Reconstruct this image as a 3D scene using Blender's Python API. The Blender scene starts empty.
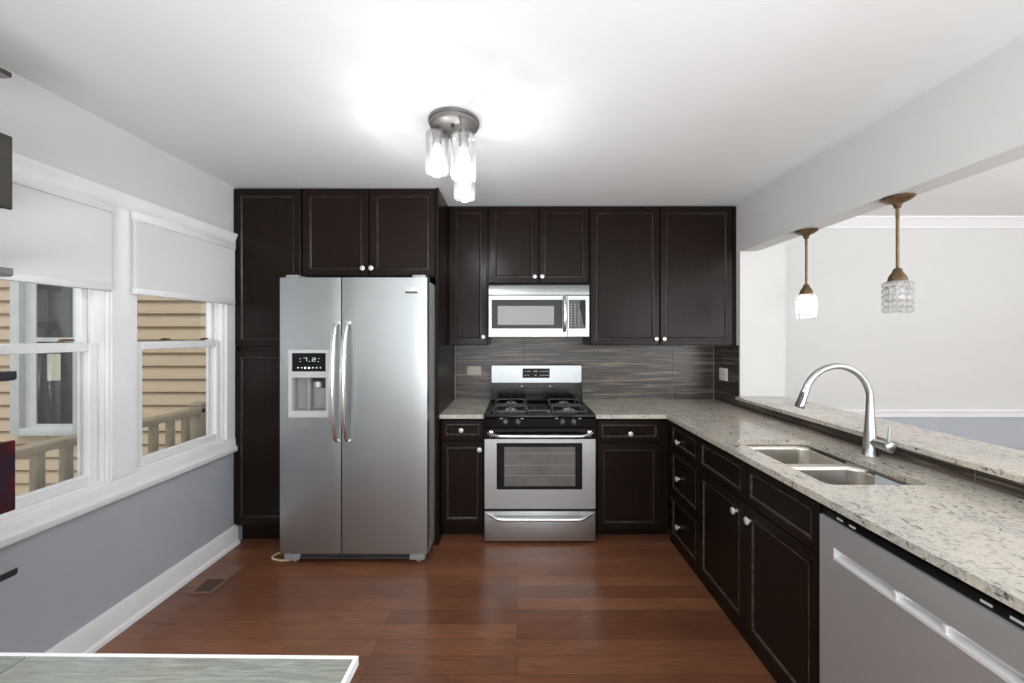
import bpy, bmesh, math, random
from mathutils import Vector
random.seed(4)
S = bpy.context.scene
COL = S.collection
PI = math.pi

# ------------------------------------------------------------------ camera
H = 1.42                     # eye height
cam_d = bpy.data.cameras.new('camera')
cam = bpy.data.objects.new('camera', cam_d); COL.objects.link(cam)
cam.location = (0, 0, H); cam.rotation_euler = (PI/2, 0, 0)
cam_d.sensor_width = 36.0; cam_d.lens = 36.0*392/1024
cam_d.shift_x = -5/1024; cam_d.shift_y = -6/1024
cam_d.clip_start = 0.03
S.camera = cam

# ------------------------------------------------------------------ world, lights, exposure
W = bpy.data.worlds.new('overcast_sky'); S.world = W; W.use_nodes = True
bg = W.node_tree.nodes['Background']
bg.inputs[0].default_value = (0.93, 0.96, 1.0, 1); bg.inputs[1].default_value = 0.72
S.view_settings.view_transform = 'Standard'; S.view_settings.look = 'None'
S.view_settings.exposure = 0.68; S.view_settings.gamma = 1.0
S.view_settings.use_curve_mapping = False

def area(name, loc, rot, sx, sy, power, col=(1, 1, 1)):
    d = bpy.data.lights.new(name, 'AREA'); d.shape = 'RECTANGLE'; d.size = sx; d.size_y = sy
    d.energy = power; d.color = col
    o = bpy.data.objects.new(name, d); COL.objects.link(o); o.location = loc; o.rotation_euler = rot
    return o
def point(name, loc, power, radius, col=(1, .96, .9)):
    d = bpy.data.lights.new(name, 'POINT'); d.energy = power; d.shadow_soft_size = radius; d.color = col
    o = bpy.data.objects.new(name, d); COL.objects.link(o); o.location = loc
    return o
sun_d = bpy.data.lights.new('sun', 'SUN'); sun_d.energy = .95; sun_d.angle = math.radians(12); sun_d.color = (1, .97, .92)
sun = bpy.data.objects.new('sun', sun_d); COL.objects.link(sun); sun.location = (-3, -4, 9)
sun.rotation_euler = Vector((-.22, .55, -1)).to_track_quat('-Z', 'Y').to_euler()
area('far_room_up_fill', (3.7, .3, 1.3), (PI, 0, 0), 1.4, 1.4, 40, (.95, .98, 1))  # unseen fill added to brighten the other room and its ceiling
# daylight through the patio doors behind the camera
area('patio_daylight', (-0.15, -2.62, 1.25), (PI/2, 0, 0), 3.2, 2.1, 18, (.95, .98, 1))
# added up-facing fill behind the camera, bounced off the ceiling; no fixture there
area('ceiling_bounce_fill', (.1, -1.15, .95), (PI-math.radians(10), 0, 0), 1.9, 1.2, 76, (.94, .975, 1))
area('far_room_fill', (3.8, -2.62, 1.35), (PI/2, 0, 0), 3.0, 1.9, 66, (.96, .985, 1))  # added fill shining into the other room from behind the camera

# ------------------------------------------------------------------ materials
def lin(c):
    c = c/255.0
    return c/12.92 if c <= .04045 else ((c+.055)/1.055)**2.4
def rgb(r, g, b): return (lin(r), lin(g), lin(b), 1)
class NT:
    def __init__(s, name):
        s.m = bpy.data.materials.new(name); s.m.use_nodes = True
        s.t = s.m.node_tree; s.b = s.t.nodes['Principled BSDF']; s.out = s.t.nodes['Material Output']
        s._pos = None
    def n(s, kind, **kw):
        x = s.t.nodes.new(kind)
        for k, v in kw.items(): setattr(x, k, v)
        return x
    def l(s, a, b): s.t.links.new(a, b)
    def pos(s, scale=(1, 1, 1), rot=(0, 0, 0)):
        g = s.n('ShaderNodeNewGeometry'); mp = s.n('ShaderNodeMapping')
        mp.inputs['Scale'].default_value = scale; mp.inputs['Rotation'].default_value = rot
        s.l(g.outputs['Position'], mp.inputs['Vector']); return mp.outputs['Vector']
    def noise(s, vec, scale=5, detail=4, rough=.55, dist=0):
        x = s.n('ShaderNodeTexNoise'); x.inputs['Scale'].default_value = scale
        x.inputs['Detail'].default_value = detail; x.inputs['Roughness'].default_value = rough
        x.inputs['Distortion'].default_value = dist
        s.l(vec, x.inputs['Vector']); return x.outputs['Fac']
    def ramp(s, fac, stops):
        x = s.n('ShaderNodeValToRGB'); e = x.color_ramp.elements
        while len(e) > len(stops): e.remove(e[-1])
        while len(e) < len(stops): e.new(1)
        for q, (p, c) in zip(e, stops): q.position = p; q.color = c
        s.l(fac, x.inputs['Fac']); return x.outputs['Color']
    def mix(s, fac, a, b, mode='MIX'):
        x = s.n('ShaderNodeMix', data_type='RGBA', blend_type=mode)
        for sock, v in ((x.inputs[0], fac), (x.inputs[6], a), (x.inputs[7], b)):
            if isinstance(v, (int, float)): sock.default_value = v
            elif isinstance(v, tuple): sock.default_value = v
            else: s.l(v, sock)
        return x.outputs[2]
    def math(s, op, a, b=0.0):
        x = s.n('ShaderNodeMath', operation=op)
        for sock, v in ((x.inputs[0], a), (x.inputs[1], b)):
            if isinstance(v, (int, float)): sock.default_value = v
            else: s.l(v, sock)
        return x.outputs[0]
    def bump(s, h, strength=.2, dist=.01):
        x = s.n('ShaderNodeBump'); x.inputs['Strength'].default_value = strength; x.inputs['Distance'].default_value = dist
        s.l(h, x.inputs['Height']); s.l(x.outputs['Normal'], s.b.inputs['Normal'])
    def set(s, color=None, rough=None, metal=None, spec=None, coat=None, coatr=None):
        for k, v in (('Base Color', color), ('Roughness', rough), ('Metallic', metal), ('Specular IOR Level', spec),
                     ('Coat Weight', coat), ('Coat Roughness', coatr)):
            if v is None: continue
            if isinstance(v, (int, float, tuple)): s.b.inputs[k].default_value = v
            else: s.l(v, s.b.inputs[k])
        return s.m
K = {}
BW = lambda v: (v, v, v, 1)
def simple(name, c, rough=.5, metal=0, var=.06, scale=8, stretch=(1, 1, 1), spec=.5, coat=None, bump=0):
    t = NT(name); f = t.noise(t.pos(stretch), scale)
    lo = tuple(max(0, v*(1-var)) for v in c[:3])+(1,); hi = tuple(min(1, v*(1+var)) for v in c[:3])+(1,)
    t.set(t.ramp(f, [(.3, lo), (.7, hi)]), rough, metal, spec, coat)
    if bump: t.bump(f, bump, .002)
    K[name] = t.m; return t.m
simple('ceiling_paint', (.84, .85, .855, 1), .9, var=.01, spec=.2)
simple('wall_paint', (.655, .655, .64, 1), .85, var=.01, spec=.25)
simple('blue_grey_paint', (.43, .46, .50, 1), .8, var=.02, spec=.25)
simple('trim_white', (.86, .86, .865, 1), .45, var=.012)
simple('shade_fabric_rail', (.80, .80, .81, 1), .5, var=.02)
simple('white_plastic', (.82, .82, .81, 1), .35, var=.01)
simple('beige_plastic', (.42, .39, .34, 1), .4, var=.02)
simple('black_enamel', (.005, .005, .005, 1), .12, var=.1, spec=.3)
simple('black_iron', (.05, .05, .05, 1), .35, var=.2, scale=60)
simple('black_plastic', (.01, .01, .011, 1), .35, var=.1)
simple('dark_gap', (.006, .006, .006, 1), .8, var=.1)
simple('dark_grey_plastic', (.05, .05, .05, 1), .4)
simple('grey_plastic', (.30, .30, .295, 1), .4, var=.03)
simple('silver_plastic', (.60, .60, .60, 1), .36, .25, var=.02)
simple('chrome', (.82, .82, .81, 1), .14, 1, var=.02)
simple('handle_silver', (.82, .82, .81, 1), .3, .35, var=.02)
simple('bright_steel', (.80, .80, .80, 1), .24, 1, var=.02)
simple('nickel', (.55, .56, .55, 1), .33, 1, var=.03)
simple('pearl_knob', (.72, .70, .67, 1), .22, .35, var=.04)
simple('bronze', (.17, .115, .065, 1), .38, .75, var=.25, scale=40)
simple('gunmetal', (.24, .23, .225, 1), .42, .75, var=.1)
simple('shelf_dark', (.022, .017, .012, 1), .5, var=.5, scale=20, stretch=(1, .3, 3))
simple('shelf_underside', (.22, .20, .22, 1), .6)
simple('shelf_top_grey', (.24, .25, .26, 1), .4)
simple('slate_shelf', (.018, .022, .027, 1), .42)
simple('rail_paint', (.40, .34, .25, 1), .6, var=.08)
simple('outdoor_trim', (.50, .51, .49, 1), .6)
simple('grey_paper', (.42, .42, .33, 1), .8)
simple('ground_dirt', (.20, .17, .12, 1), .9, var=.3)
simple('vent_brown', (.19, .105, .072, 1), .38, var=.1)
simple('cord_white', (.66, .55, .38, 1), .5, var=.05)
simple('tag_white', (.62, .66, .72, 1), .5, var=.02)
simple('button_grey', (.45, .45, .44, 1), .5)
simple('ice_grey', (.72, .75, .75, 1), .5)

def stainless(name, base, rough, axis):
    t = NT(name)
    st = {'x': (1.5, 220, 220), 'z': (220, 220, 1.5), 'y': (220, 1.5, 220)}[axis]
    f = t.noise(t.pos(st), 3, 3)
    g = t.noise(t.pos((2, 2, 2)), 1.2, 2)
    c = t.ramp(f, [(.2, (base*.91, base*.955, base*.96, 1)), (.8, (base*.98, base*1.025, base*1.03, 1))])
    rr = t.n('ShaderNodeMapRange'); t.l(g, rr.inputs[0]); rr.inputs[3].default_value = rough*.9; rr.inputs[4].default_value = rough*1.12
    t.set(c, rr.outputs[0], 1.0)
    t.bump(f, .035, .0006)
    K[name] = t.m
stainless('steel_brushed', .60, .38, 'x')
stainless('steel_microwave', .43, .38, 'x')
stainless('steel_fridge', .50, .36, 'x')
stainless('steel_washer', .70, .46, 'y'); K['steel_washer'].node_tree.nodes['Principled BSDF'].inputs['Metallic'].default_value = .8
stainless('steel_sink', .62, .25, 'x')
for nd in K['steel_sink'].node_tree.nodes:
    if nd.type == 'VALTORGB' and nd.color_ramp.elements[0].color[0] > .3:
        nd.color_ramp.elements[0].color = (.60, .57, .52, 1); nd.color_ramp.elements[1].color = (.66, .63, .575, 1)
simple('fridge_side', (.34, .34, .335, 1), .45, .35, var=.03)

def espresso():
    t = NT('espresso_wood')
    f = t.noise(t.pos((14, 14, .7)), 4, 5, .6, .4)
    c = t.ramp(f, [(.25, (.0098, .0058, .0043, 1)), (.75, (.0168, .0100, .0073, 1))])
    t.set(c, .26, 0, .13); t.bump(f, .04, .001); K['espresso_wood'] = t.m
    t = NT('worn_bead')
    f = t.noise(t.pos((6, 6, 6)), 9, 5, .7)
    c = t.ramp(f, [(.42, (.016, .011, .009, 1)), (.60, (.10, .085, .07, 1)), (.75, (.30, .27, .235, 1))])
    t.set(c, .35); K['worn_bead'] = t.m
    t = NT('soft_bead')
    f = t.noise(t.pos((3, 3, 3)), 6, 4, .6)
    c = t.ramp(f, [(.4, (.013, .009, .0075, 1)), (.75, (.06, .05, .042, 1))])
    t.set(c, .3); K['soft_bead'] = t.m
espresso()

def floor_mat():
    t = NT('wood_planks')
    v = t.pos()
    br = t.n('ShaderNodeTexBrick'); t.l(v, br.inputs['Vector'])
    br.offset = .37; br.offset_frequency = 2; br.squash = 1
    br.inputs['Color1'].default_value = BW(0); br.inputs['Color2'].default_value = BW(1); br.inputs['Mortar'].default_value = BW(.5)
    br.inputs['Scale'].default_value = 1; br.inputs['Mortar Size'].default_value = .0011
    br.inputs['Mortar Smooth'].default_value = .2; br.inputs['Bias'].default_value = 0
    br.inputs['Brick Width'].default_value = 1.75; br.inputs['Row Height'].default_value = .0965
    sep = t.n('ShaderNodeSeparateColor'); t.l(br.outputs['Color'], sep.inputs[0])
    plank = sep.outputs[0]
    # grain running along the boards, shifted per board
    add = t.n('ShaderNodeVectorMath', operation='MULTIPLY_ADD')
    cmb = t.n('ShaderNodeCombineXYZ'); t.l(plank, cmb.inputs[0]); t.l(plank, cmb.inputs[1])
    t.l(cmb.outputs[0], add.inputs[0]); add.inputs[1].default_value = (7, 3, 0); t.l(v, add.inputs[2])
    mp = t.n('ShaderNodeMapping'); mp.inputs['Scale'].default_value = (1.6, 22, 1); t.l(add.outputs[0], mp.inputs[0])
    g = t.noise(mp.outputs[0], 4, 6, .62, .7)
    big = t.noise(t.pos((1.2, 2.5, 1)), 1.6, 3)
    base = t.ramp(plank, [(0, rgb(110, 70, 50)), (.5, rgb(128, 82, 58)), (1, rgb(142, 93, 67))])
    grain = t.ramp(g, [(.25, BW(.62)), (.55, BW(1)), (.8, BW(1.22))])
    c = t.mix(1.0, base, grain, 'MULTIPLY')
    blot = t.ramp(big, [(.3, BW(.82)), (.7, BW(1.12))])
    c = t.mix(1.0, c, blot, 'MULTIPLY')
    c = t.mix(br.outputs['Fac'], c, rgb(46, 25, 18))
    # fine scuffs
    sc = t.noise(t.pos((7, 40, 1), (0, 0, .35)), 3, 2, .5, .2)
    scm = t.ramp(sc, [(.70, BW(0)), (.74, BW(1))])
    c = t.mix(t.math('MULTIPLY', scm, .35), c, rgb(150, 108, 84))
    rr = t.ramp(g, [(.2, BW(.36)), (.8, BW(.27))])
    t.set(c, rr, 0, .5, .15, .12)
    t.bump(t.math('SUBTRACT', g, t.math('MULTIPLY', br.outputs['Fac'], 3)), .06, .002)
    K['wood_planks'] = t.m
floor_mat()

def granite(name, k=1.0):
    t = NT(name)
    f1 = t.noise(t.pos((1, 1, 1)), 5, 5, .6, .5)
    f2 = t.noise(t.pos((1.0, 1.7, 1.4), (0, 0, .5)), 46, 5, .65, .6)
    f3 = t.noise(t.pos((1.5, .95, 1.2), (0, 0, .5)), 38, 5, .66, .8)
    f5 = t.noise(t.pos((1, 1, 1)), 7, 3)
    f3 = t.math('ADD', f3, t.math('MULTIPLY', t.math('SUBTRACT', f5, .5), .30))
    f4 = t.noise(t.pos((1, 1, 1)), 120, 3, .6)
    c = t.ramp(f1, [(.30, rgb(160, 160, 152)), (.5, rgb(190, 185, 174)), (.72, rgb(205, 188, 172))])
    c = t.mix(t.ramp(f4, [(.40, BW(0)), (.62, BW(.5))]), c, rgb(218, 210, 196))
    c = t.mix(t.ramp(f2, [(.535, BW(0)), (.62, BW(.75))]), c, rgb(138, 134, 124))
    c = t.mix(t.ramp(f3, [(.58, BW(0)), (.66, BW(.9))]), c, rgb(70, 67, 62))
    t.set(c, .16, 0, .5); K[name] = t.m
granite('granite')

def tile():
    t = NT('striated_tile')
    f = t.noise(t.pos((1.3, 1.3, 46)), 1.6, 5, .66, .6)
    g = t.noise(t.pos((1.5, 1.5, 28)), 1.4, 3)
    c = t.ramp(f, [(.28, rgb(26, 22, 19)), (.5, rgb(56, 47, 40)), (.64, rgb(138, 124, 108))])
    c = t.mix(t.ramp(g, [(.4, BW(0)), (.7, BW(.35))]), c, rgb(44, 38, 35))
    t.set(c, .36); t.bump(f, .15, .002); K['striated_tile'] = t.m
tile()
simple('tile_grout', rgb(112, 105, 96), .8)

def table_wood():
    t = NT('grey_driftwood')
    f = t.noise(t.pos((4, 40, 4)), 3, 6, .65, .8)
    g = t.noise(t.pos((2, 2, 2)), 2, 3)
    c = t.ramp(f, [(.25, rgb(98, 98, 88)), (.5, rgb(140, 142, 132)), (.75, rgb(170, 174, 166))])
    c = t.mix(t.ramp(g, [(.35, BW(0)), (.7, BW(.4))]), c, rgb(150, 164, 160))
    t.set(c, .3, coat=.3); t.bump(f, .08, .002); K['grey_driftwood'] = t.m
table_wood()

def glassy(name, tint=(1, 1, 1, 1), base=.06, rough=.02):
    t = NT(name); t.t.nodes.remove(t.b)
    tr = t.n('ShaderNodeBsdfTransparent'); tr.inputs[0].default_value = tint
    gl = t.n('ShaderNodeBsdfGlossy'); gl.inputs['Roughness'].default_value = rough
    lw = t.n('ShaderNodeLayerWeight'); lw.inputs['Blend'].default_value = .35
    mr = t.n('ShaderNodeMapRange'); t.l(lw.outputs['Fresnel'], mr.inputs[0]); mr.inputs[3].default_value = base*.5; mr.inputs[4].default_value = base*5
    mx = t.n('ShaderNodeMixShader'); t.l(mr.outputs[0], mx.inputs[0]); t.l(tr.outputs[0], mx.inputs[1]); t.l(gl.outputs[0], mx.inputs[2])
    t.l(mx.outputs[0], t.out.inputs['Surface']); K[name] = t.m
glassy('clear_glass', (.96, .97, .97, 1), .018)
glassy('lamp_glass', (.985, .985, .985, 1), .10)
def seeded():
    m = K['lamp_glass']; t = m.node_tree; out = t.nodes['Material Output']; old = out.inputs['Surface'].links[0].from_socket
    d = t.nodes.new('ShaderNodeBsdfTranslucent'); d.inputs[0].default_value = (.95, .95, .95, 1)
    e = t.nodes.new('ShaderNodeBsdfDiffuse'); e.inputs[0].default_value = (.95, .95, .95, 1)
    ad = t.nodes.new('ShaderNodeMixShader'); ad.inputs[0].default_value = .5
    t.links.new(d.outputs[0], ad.inputs[1]); t.links.new(e.outputs[0], ad.inputs[2])
    mx = t.nodes.new('ShaderNodeMixShader'); mx.inputs[0].default_value = .012
    t.links.new(old, mx.inputs[1]); t.links.new(ad.outputs[0], mx.inputs[2]); t.links.new(mx.outputs[0], out.inputs['Surface'])
seeded()

def crystal():
    t = NT('crystal_glass'); t.t.nodes.remove(t.b)
    g = t.n('ShaderNodeBsdfGlass'); g.inputs['IOR'].default_value = 1.5; g.inputs['Roughness'].default_value = .02
    tr = t.n('ShaderNodeBsdfTransparent'); mx = t.n('ShaderNodeMixShader'); mx.inputs[0].default_value = .35
    tl = t.n('ShaderNodeBsdfTranslucent'); tl.inputs[0].default_value = (.95, .95, .95, 1); m2 = t.n('ShaderNodeMixShader'); m2.inputs[0].default_value = .18
    t.l(g.outputs[0], mx.inputs[1]); t.l(tr.outputs[0], mx.inputs[2])
    t.l(mx.outputs[0], m2.inputs[1]); t.l(tl.outputs[0], m2.inputs[2]); t.l(m2.outputs[0], t.out.inputs['Surface'])
    K['crystal_glass'] = t.m
crystal()
def emit(name, col, strength):
    t = NT(name); t.b.inputs['Base Color'].default_value = col
    t.b.inputs['Emission Color'].default_value = col; t.b.inputs['Emission Strength'].default_value = strength
    K[name] = t.m
emit('bulb_glow', (1, .95, .86, 1), 7)
emit('bulb_glow_strong', (1, .96, .9, 1), 7)
emit('display_glow', (.75, .82, .78, 1), .55)
emit('display_icon', (.9, .92, .92, 1), .8)

def shade_fabric():
    t = NT('cellular_fabric')
    t.set((.90, .90, .905, 1), .8, 0, .2)
    tl = t.n('ShaderNodeBsdfTranslucent'); tl.inputs[0].default_value = (.75, .75, .76, 1)
    mx = t.n('ShaderNodeMixShader'); mx.inputs[0].default_value = .25
    t.l(t.b.outputs[0], mx.inputs[1]); t.l(tl.outputs[0], mx.inputs[2]); t.l(mx.outputs[0], t.out.inputs['Surface'])
    K['cellular_fabric'] = t.m
shade_fabric()
def siding():
    t = NT('tan_siding')
    f = t.noise(t.pos((1.5, 1.5, 40)), 3, 4)
    t.set(t.ramp(f, [(.3, (.47, .365, .25, 1)), (.7, (.55, .43, .30, 1))]), .7); K['tan_siding'] = t.m
siding()
def darkglass(name, c, rough):
    t = NT(name); t.set(c, rough, 0, .6); K[name] = t.m
darkglass('dark_window_glass', (.022, .019, .017, 1), .7)
darkglass('display_black', (.004, .005, .005, 1), .4); K['display_black'].node_tree.nodes['Principled BSDF'].inputs['Specular IOR Level'].default_value = .2
def ovenglass():
    t = NT('oven_glass')
    f = t.noise(t.pos((4, 4, 4)), 2, 3)
    t.set(t.ramp(f, [(.3, (.13, .125, .118, 1)), (.7, (.19, .18, .17, 1))]), .12, .25, .6); K['oven_glass'] = t.m
    t = NT('microwave_mesh')
    t.set((.27, .275, .27, 1), .2, .05); K['microwave_mesh'] = t.m
    t = NT('microwave_frame')
    t.set((.02, .021, .02, 1), .16, .0, .35); K['microwave_frame'] = t.m
    t = NT('red_panel')
    f = t.noise(t.pos((5, 9, 7)), 2.2, 3)
    t.set(t.ramp(f, [(.35, (.012, .014, .03, 1)), (.55, (.035, .006, .008, 1)), (.75, (.12, .008, .01, 1))]), .35); K['red_panel'] = t.m
ovenglass()

# ------------------------------------------------------------------ mesh helpers
def bm_new(): return bmesh.new()
def box(bm, x0, x1, y0, y1, z0, z1, bev=0.0, mi=0, seg=2):
    vs = [bm.verts.new(p) for p in ((x0,y0,z0),(x1,y0,z0),(x1,y1,z0),(x0,y1,z0),(x0,y0,z1),(x1,y0,z1),(x1,y1,z1),(x0,y1,z1))]
    fs = [bm.faces.new([vs[i] for i in q]) for q in ((3,2,1,0),(4,5,6,7),(0,1,5,4),(1,2,6,5),(2,3,7,6),(3,0,4,7))]
    for f in fs: f.material_index = mi
    if bev:
        es = list({e for f in fs for e in f.edges})
        r = bmesh.ops.bevel(bm, geom=es, offset=bev, segments=seg, affect='EDGES', profile=.5)
        for f in r['faces']: f.material_index = mi
def loft(bm, rings, close=True, cap=True, mi=0):
    R = [[bm.verts.new(p) for p in r] for r in rings]
    n = len(R[0])
    for a, b in zip(R, R[1:]):
        for i in range(n if close else n-1):
            j = (i+1) % n
            bm.faces.new((a[i], a[j], b[j], b[i])).material_index = mi
    if cap:
        bm.faces.new(R[0][::-1]).material_index = mi; bm.faces.new(R[-1]).material_index = mi
    return R
def lathe(bm, prof, c, axis='z', n=24, cap=True, mi=0):
    """prof: (radius, height) pairs revolved about an axis through c"""
    rings = []
    for r, h in prof:
        ring = []
        for i in range(n):
            a = 2*PI*i/n; u, v = max(r, 1e-5)*math.cos(a), max(r, 1e-5)*math.sin(a)
            p = {'z': (u, v, h), 'y': (u, h, v), 'x': (h, u, v)}[axis]
            ring.append((c[0]+p[0], c[1]+p[1], c[2]+p[2]))
        rings.append(ring)
    loft(bm, rings, True, cap, mi)
def tube(bm, pts, rad, n=10, mi=0, flat=1.0):
    pts = [Vector(p) for p in pts]; rings = []
    rads = rad if isinstance(rad, (list, tuple)) else [rad]*len(pts)
    up = None
    for i, p in enumerate(pts):
        d = (pts[min(i+1, len(pts)-1)]-pts[max(i-1, 0)]).normalized()
        if up is None:
            up = Vector((0, 0, 1)) if abs(d.z) < .9 else Vector((0, 1, 0))
        s = d.cross(up).normalized(); up = s.cross(d).normalized()
        rings.append([tuple(p+(s*math.cos(2*PI*k/n)+up*math.sin(2*PI*k/n)*flat)*rads[i]) for k in range(n)])
    loft(bm, rings, True, True, mi)
def spline(ps, m=8):
    ps = [Vector(p) for p in ps]; out = []
    for i in range(len(ps)-1):
        p0 = ps[max(i-1, 0)]; p1 = ps[i]; p2 = ps[i+1]; p3 = ps[min(i+2, len(ps)-1)]
        for k in range(m):
            t = k/m
            out.append(.5*((2*p1)+(p2-p0)*t+(2*p0-5*p1+4*p2-p3)*t*t+(3*p1-p0-3*p2+p3)*t**3))
    out.append(ps[-1]); return out
def rrect(x0, x1, y0, y1, r, n=5):
    out = []
    for cx, cy, a0 in ((x1-r, y1-r, 0), (x0+r, y1-r, PI/2), (x0+r, y0+r, PI), (x1-r, y0+r, 1.5*PI)):
        for k in range(n+1):
            a = a0+PI/2*k/n; out.append((cx+r*math.cos(a), cy+r*math.sin(a)))
    return out
def plate_with_holes(bm, outer, holes, z0, z1, mi=0):
    """flat slab of any outline with holes, between z0 and z1"""
    es = []
    def ring(pts):
        vs = [bm.verts.new((p[0], p[1], z1)) for p in pts]
        return vs, [bm.edges.new((vs[i], vs[(i+1) % len(vs)])) for i in range(len(vs))]
    for pts in [outer]+holes: es += ring(pts)[1]
    r = bmesh.ops.triangle_fill(bm, edges=es, use_beauty=True, use_dissolve=False)
    fs = [g for g in r['geom'] if isinstance(g, bmesh.types.BMFace)]
    for f in fs: f.material_index = mi
    ex = bmesh.ops.extrude_face_region(bm, geom=fs)
    bmesh.ops.translate(bm, verts=[g for g in ex['geom'] if isinstance(g, bmesh.types.BMVert)], vec=(0, 0, z0-z1))

def root_off(p):
    v = Vector((0, 0, 0))
    while p is not None: v += p.location; p = p.parent
    return v
def obj(name, bm, mats, parent=None, smooth=35):
    if not isinstance(mats, (list, tuple)): mats = [mats]
    bmesh.ops.recalc_face_normals(bm, faces=bm.faces[:])
    off = root_off(parent)
    if off.length: bmesh.ops.translate(bm, verts=bm.verts[:], vec=-off)
    me = bpy.data.meshes.new(name); bm.to_mesh(me); bm.free()
    for m in mats: me.materials.append(K[m])
    me.polygons.foreach_set('use_smooth', [True]*len(me.polygons))
    me.set_sharp_from_angle(angle=math.radians(smooth))
    o = bpy.data.objects.new(name, me); COL.objects.link(o)
    if parent is not None: o.parent = parent
    return o
def thing(name, label, cat, loc, group=None):
    o = bpy.data.objects.new(name, None); COL.objects.link(o); o.location = loc; o.empty_display_size = .1
    o['label'] = label; o['category'] = cat
    if group: o['group'] = group
    return o
def tag(o, label, cat, group=None):
    o['label'] = label; o['category'] = cat
    if group: o['group'] = group
    return o
def struct(name, bm, mats, parent=None):
    o = obj(name, bm, mats, parent)
    if parent is None: o['kind'] = 'structure'
    return o
def bx(name, mats, parent, *a, bev=0.0):
    bm = bm_new(); box(bm, *a, bev=bev); return obj(name, bm, mats, parent)
def faceY(y0): return lambda u, v, d: (u, y0-d, v)      # front looks towards the camera
def faceX(x0): return lambda u, v, d: (x0-d, u, v)      # front looks to the left (right-hand run)
def panel_door(bm, P, u0, u1, v0, v1, t=.02, w=.057, deep=.007):
    """cabinet front: flat frame, moulded bead (slot 1), recessed flat panel"""
    w = min(w, (u1-u0)*.30, (v1-v0)*.32)
    prof = [(0, -t), (0, -.003), (.003, 0), (w-.011, 0), (w-.008, .0012), (w-.004, .0008), (w+.001, -deep*.75), (w+.004, -deep)]
    rings = []
    for ins, d in prof:
        rings.append([P(u0+ins, v0+ins, d), P(u1-ins, v0+ins, d), P(u1-ins, v1-ins, d), P(u0+ins, v1-ins, d)])
    R = [[bm.verts.new(p) for p in r] for r in rings]
    for k, (a, b) in enumerate(zip(R, R[1:])):
        for i in range(4):
            j = (i+1) % 4
            bm.faces.new((a[i], a[j], b[j], b[i])).material_index = 1 if k in (3, 5) else 0
    bm.faces.new(R[0][::-1]); bm.faces.new(R[-1])
def front(name, parent, P, u0, u1, v0, v1, knob=None, bead='soft_bead', w=.057):
    bm = bm_new(); panel_door(bm, P, u0, u1, v0, v1, w=w)
    d = obj(name, bm, ['espresso_wood', bead], parent, 25)
    if knob:
        c = P(knob[0], knob[1], 0); ax = 'y' if abs(P(0, 0, 1)[1]-P(0, 0, 0)[1]) > .5 else 'x'
        bm = bm_new()
        prof = [(.0085, .004), (.007, -.003), (.007, -.008), (.012, -.011), (.0168, -.013), (.0175, -.017), (.0155, -.0205), (.009, -.0225), (.001, -.023)]
        lathe(bm, prof, c, ax, 18)
        obj('knob', bm, 'pearl_knob', d, 60)
    return d
px = lambda x, Y: (x-517)*Y/392          # photo column -> metres at depth Y
pz = lambda y, Y: H-(y-335.5)*Y/392      # photo row -> metres at depth Y

# ------------------------------------------------------------------ room shell
XL, XR, YB, ZC = -1.921, 1.69, 3.36, 2.424
HEAD = 2.057
bm = bm_new(); box(bm, XL-.10, 1.815, -2.75, YB, -.06, 0); struct('floor', bm, 'wood_planks')
bm = bm_new(); box(bm, 1.815, 6.4, -2.75, YB, -.06, 0); struct('floor_far_room', bm, 'wood_planks')
bm = bm_new(); box(bm, XL-.10, 6.4, -2.75, YB+.14, ZC, ZC+.08); struct('ceiling', bm, 'ceiling_paint')
# left wall with two window openings; blue-grey below the window trim
WIN = [(1.966, 2.570), (1.225, 1.822)]
WZ0, WZ1 = .735, 2.037
bm = bm_new()
x0, x1 = XL-.10, XL
box(bm, x0, x1, -2.75, YB+.14, 0, .66, mi=1)
box(bm, x0, x1, -2.75, YB+.14, .66, WZ0)
box(bm, x0, x1, -2.75, YB+.14, WZ1, ZC)
for a, b in ((-2.75, 1.225), (1.822, 1.966), (2.570, YB+.14)): box(bm, x0, x1, a, b, WZ0, WZ1)
struct('wall_left', bm, ['wall_paint', 'blue_grey_paint'])
bm = bm_new(); box(bm, XL, 2.035, YB, YB+.14, 0, ZC); wall_back = struct('wall_back', bm, 'wall_paint')
bm = bm_new(); box(bm, 2.035, 6.4, YB, YB+.14, 0, .72, mi=1); box(bm, 2.035, 6.4, YB, YB+.14, .72, ZC)
struct('wall_far_room', bm, ['wall_paint', 'blue_grey_paint'])
# right wall: solid stub at the back, half wall under the bar ledge, header over the opening
bm = bm_new()
box(bm, XR, 2.035, 2.97, YB, 0, ZC)
box(bm, XR, 1.815, -2.75, 2.97, HEAD, ZC)
box(bm, XR, 1.815, -.6, 2.97, 0, .935)
wall_right = struct('wall_right', bm, 'wall_paint')
bm = bm_new()
for a, b in ((XL-.10, -1.75), (1.45, 2.2), (5.4, 6.4)): box(bm, a, b, -2.89, -2.75, 0, ZC)
box(bm, -1.75, 1.45, -2.89, -2.75, 2.3, ZC); box(bm, 2.2, 5.4, -2.89, -2.75, 2.3, ZC); box(bm, 2.2, 5.4, -2.89, -2.75, 0, .35)
struct('wall_rear', bm, 'wall_paint')
bm = bm_new(); box(bm, 6.4, 6.54, -2.89, YB+.14, 0, ZC); struct('wall_far_right', bm, 'wall_paint')

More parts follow.
